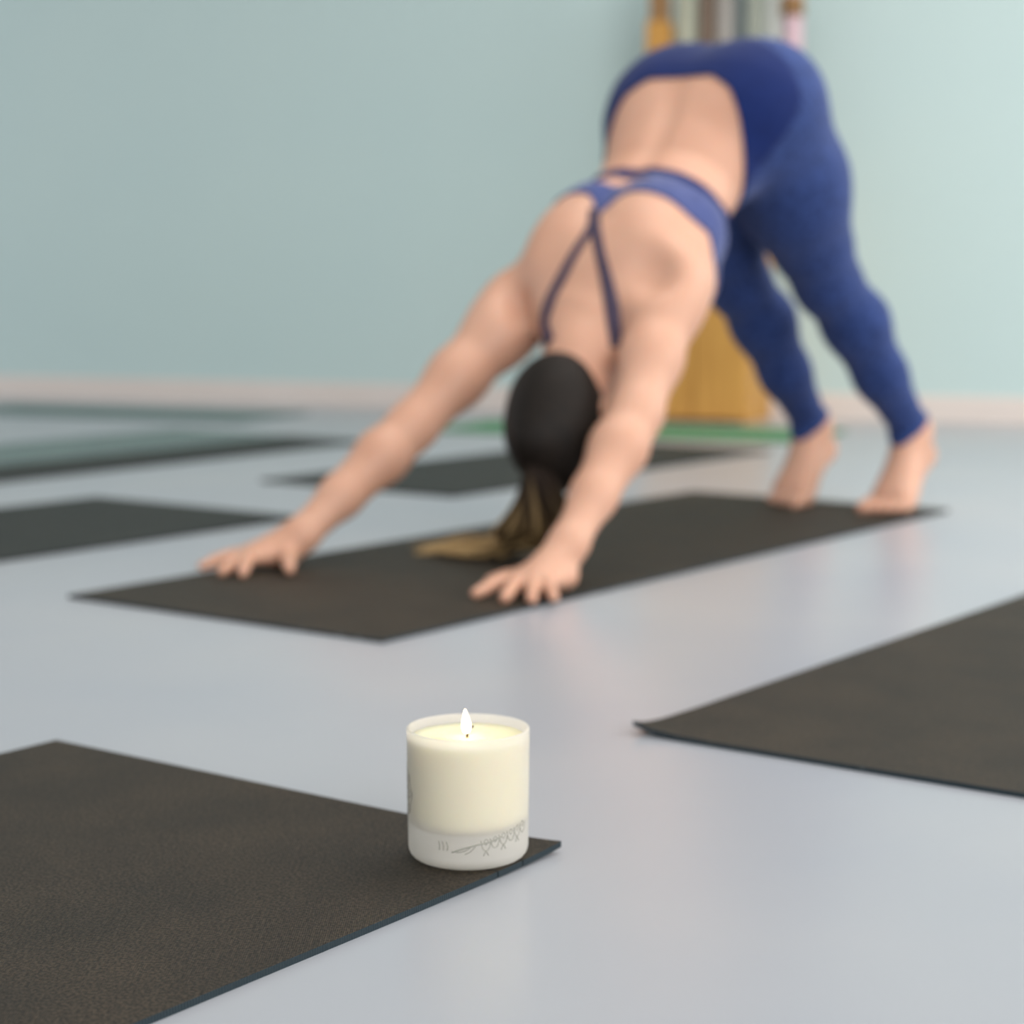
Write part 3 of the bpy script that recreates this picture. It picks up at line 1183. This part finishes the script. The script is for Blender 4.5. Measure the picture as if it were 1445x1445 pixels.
STR = ([(839, 296), (834, 322), (815, 352), (793, 392), (775, 430), (769, 458), (776, 484)],
       [(838, 296), (841, 322), (846, 352), (855, 390), (863, 428), (868, 462), (871, 490)])
for i, px in enumerate(STR):
    c = [on_back(*q) for q in px]
    sd_ = -1 if i == 0 else 1
    v, f = strap(c, 44, [0.0092] * 18 + list(np.linspace(0.0095, 0.0130, 14)) + [0.0130] * 12)
    mesh('strap', np.array(v) - ORG, f, M['strap'], bra)
    c = [TP(0.415, sd_ * 0.080, -0.14), TP(0.45, sd_ * 0.080, -0.13), TP(0.49, sd_ * 0.078, -0.11), TP(0.515, sd_ * 0.076, -0.075)]
    v, f = strap(c, 20, 0.0125)
    mesh('strap', np.array(v) - ORG, f, M['strap'], bra)


def ellipsoid(c, ax, rad, n=16):
    prof = [(math.sin(math.pi * k / n), -math.cos(math.pi * k / n)) for k in range(n + 1)]
    prof[0] = (0, -1)
    prof[-1] = (0, 1)
    v, f = lathe(prof, 20)
    return [np.asarray(c) + ax[0] * x * rad[0] + ax[1] * y * rad[1] + ax[2] * z * rad[2] for x, y, z in v], f


FA = (CR, FD, SD)
v, f = ellipsoid(HP(-0.0645, 0.0925, 0), FA, (0.0085, 0.0085, 0.020))
mesh('lips', np.array(v) - ORG, f, M['lip'], person)
for s in (-1, 1):
    v, f = ellipsoid(HP(0.018, 0.0835, s * 0.030), (nrm(CR + SD * s * 0.2), FD, nrm(SD - CR * s * 0.2)), (0.0035, 0.004, 0.0165))
    mesh('eyebrow', np.array(v) - ORG, f, M['hair'], person)

# hair: cap over the skull with a soft edge, and a tied ponytail falling on the mat
hf = Field(HC - 0.17, HC + 0.17, 0.004)
hf.ell(HP(0.016, -0.018, 0), (CR, FD, SD), (0.103, 0.100, 0.083), 0.01)
hf.ell(HP(-0.035, -0.052, 0), (CR, FD, SD), (0.065, 0.050, 0.066), 0.03)
hf.cut(lambda P: (-(((P - HP(0.035, 0.058, 0).astype(np.float32)) @ nrm(FD + CR * -0.75).astype(np.float32)))), HC - 0.17, HC + 0.17, 0.02)
for s in (-1, 1):
    hf.ell(HP(-0.012, 0.0, s * 0.085), (CR, FD, SD), (0.030, 0.020, 0.016), 0.008, cut=True)
pb = HP(0.062, -0.080, 0)
hf.ell(pb, (CR, FD, SD), (0.028, 0.028, 0.026), 0.03)
hv, hq = hf.nets()
hv = smooth_v(hv, hq, 3)
hair = mesh('hair', hv - ORG, hq, M['hair'], person)
tie_dir = nrm(D(760, 700, 2.97) - pb)
tp_ = pb + tie_dir * 0.030
e1 = nrm(np.cross(tie_dir, A3(1, 0, 0))); e2 = np.cross(tie_dir, e1)
ring = [tp_ + 0.0165 * (e1 * math.cos(q) + e2 * math.sin(q)) for q in np.linspace(0, 2 * math.pi, 33)]
v, f = tube(ring, 0.0045, 8)
mesh('hair_tie', np.array(v) - ORG, f, M['navy_band'], hair)

rng = random.Random(3)
parts, tint = [], []
end_a, end_b = G(592, 786, MT + .006), G(690, 786, MT + .006)
for i in range(170):
    q = rng.random() * 2 * math.pi
    rr = math.sqrt(rng.random())
    o1 = (e1 * math.cos(q) + e2 * math.sin(q)) * rr
    light = rng.random()
    fall = rng.random()
    s0 = pb + tie_dir * 0.008 + o1 * 0.012
    s1 = tp_ + o1 * 0.013
    s2 = D(764 + 26 * math.cos(q) * rr, 708, 2.97) + o1 * 0.030
    s3 = D(756 + 54 * math.cos(q) * rr, 755, 3.00) + o1 * 0.036
    mat_z = MT + 0.003 + 0.020 * rng.random() ** 2
    s4 = G(722 + 34 * (rng.random() - .5), 790 + 14 * (rng.random() - .5), 0); s4[2] = mat_z + 0.012
    ex = 575 + 120 * fall ** 0.7
    s5 = G((ex + 722) / 2 + 20 * (rng.random() - .5), 788 + 18 * (rng.random() - .5), 0); s5[2] = mat_z + 0.004
    s6 = G(ex, 783 + 20 * (rng.random() - .5), 0); s6[2] = MT + 0.003 + 0.006 * rng.random()
    ctrl = [s0, s1, s2, s3, s4, s5, s6]
    n = 22
    pl = spline(ctrl, n)
    for p_ in pl:
        p_[2] = max(p_[2], MT + 0.0040)
    v, f = tube(pl, [0.0030 * (1 - 0.65 * (k / (n - 1)) ** 2) for k in range(n)], 5)
    parts.append((v, f))
    for k in range(n):
        base = (k / (n - 1) - 0.14) * (0.35 + 1.5 * light ** 1.2)
        tint += [min(1, max(0, base))] * 5
v, f = merge(parts)
po = mesh('ponytail', np.array(v) - ORG, f, M['pony'], person)
at = po.data.attributes.new('tint', 'FLOAT', 'POINT')
at.data.foreach_set('value', np.array(tint, np.float32))

# ------------------------------------------------------------------ light: a bright studio, open window fronts to the right and behind the camera
M['white'] = noise_mat('white_paint', srgb(214, 210, 204), srgb(220, 216, 210), scale=2, rough=0.8)
ce = on_wall_frame(bm_obj('ceiling', box_bm(-2.2, 6.6, -9.2, 0.12, 3.0, 3.1), M['white']))
ce['kind'] = 'structure'
wd = bpy.data.worlds.new('studio_daylight')
SC.world = wd
wd.use_nodes = True
bg = wd.node_tree.nodes['Background']
bg.inputs[0].default_value = (0.93, 0.97, 1.0, 1)
bg.inputs[1].default_value = 0.9


def area(name, loc, target, sx, sy, power, color):
    l = bpy.data.lights.new(name, 'AREA')
    l.shape = 'RECTANGLE'
    l.size, l.size_y = sx, sy
    l.energy = power
    l.color = color
    o = bpy.data.objects.new(name, l)
    COL.objects.link(o)
    o.location = loc
    o.rotation_euler = (Vector(target) - Vector(loc)).to_track_quat('-Z', 'Y').to_euler()
    return o


area('window_light', (4.4, 3.0, 2.1), (0.3, 3.4, 0.4), 3.2, 2.0, 88, (1.0, 0.96, 0.91))
area('window_light', (2.2, -2.4, 1.8), (-0.3, 3.5, 0.8), 3.0, 2.0, 135, (1.0, 0.98, 0.95))
area('ceiling_light', (0.9, 3.4, 2.95), (0.9, 3.6, 0.0), 2.4, 2.0, 55, (1.0, 0.96, 0.92))

# ------------------------------------------------------------------ camera
cam = bpy.data.cameras.new('camera')
co = bpy.data.objects.new('camera', cam)
COL.objects.link(co)
cam.sensor_fit = 'HORIZONTAL'
cam.sensor_width = 36.0
cam.lens = FPX / 1445.0 * 36.0
co.location = tuple(EYE)
co.rotation_euler = (math.pi / 2 - PITCH, 0, 0)
cam.clip_start = 0.05
cam.dof.use_dof = True
cam.dof.focus_distance = float((G(661, 1207, 0.05) - EYE) @ FW) - 0.035
cam.dof.aperture_fstop = 4.2
SC.camera = co

vs_ = SC.view_settings
vs_.view_transform = 'Standard'
vs_.look = 'None'
vs_.exposure = 0.10
vs_.gamma = 1.0
vs_.use_curve_mapping = False
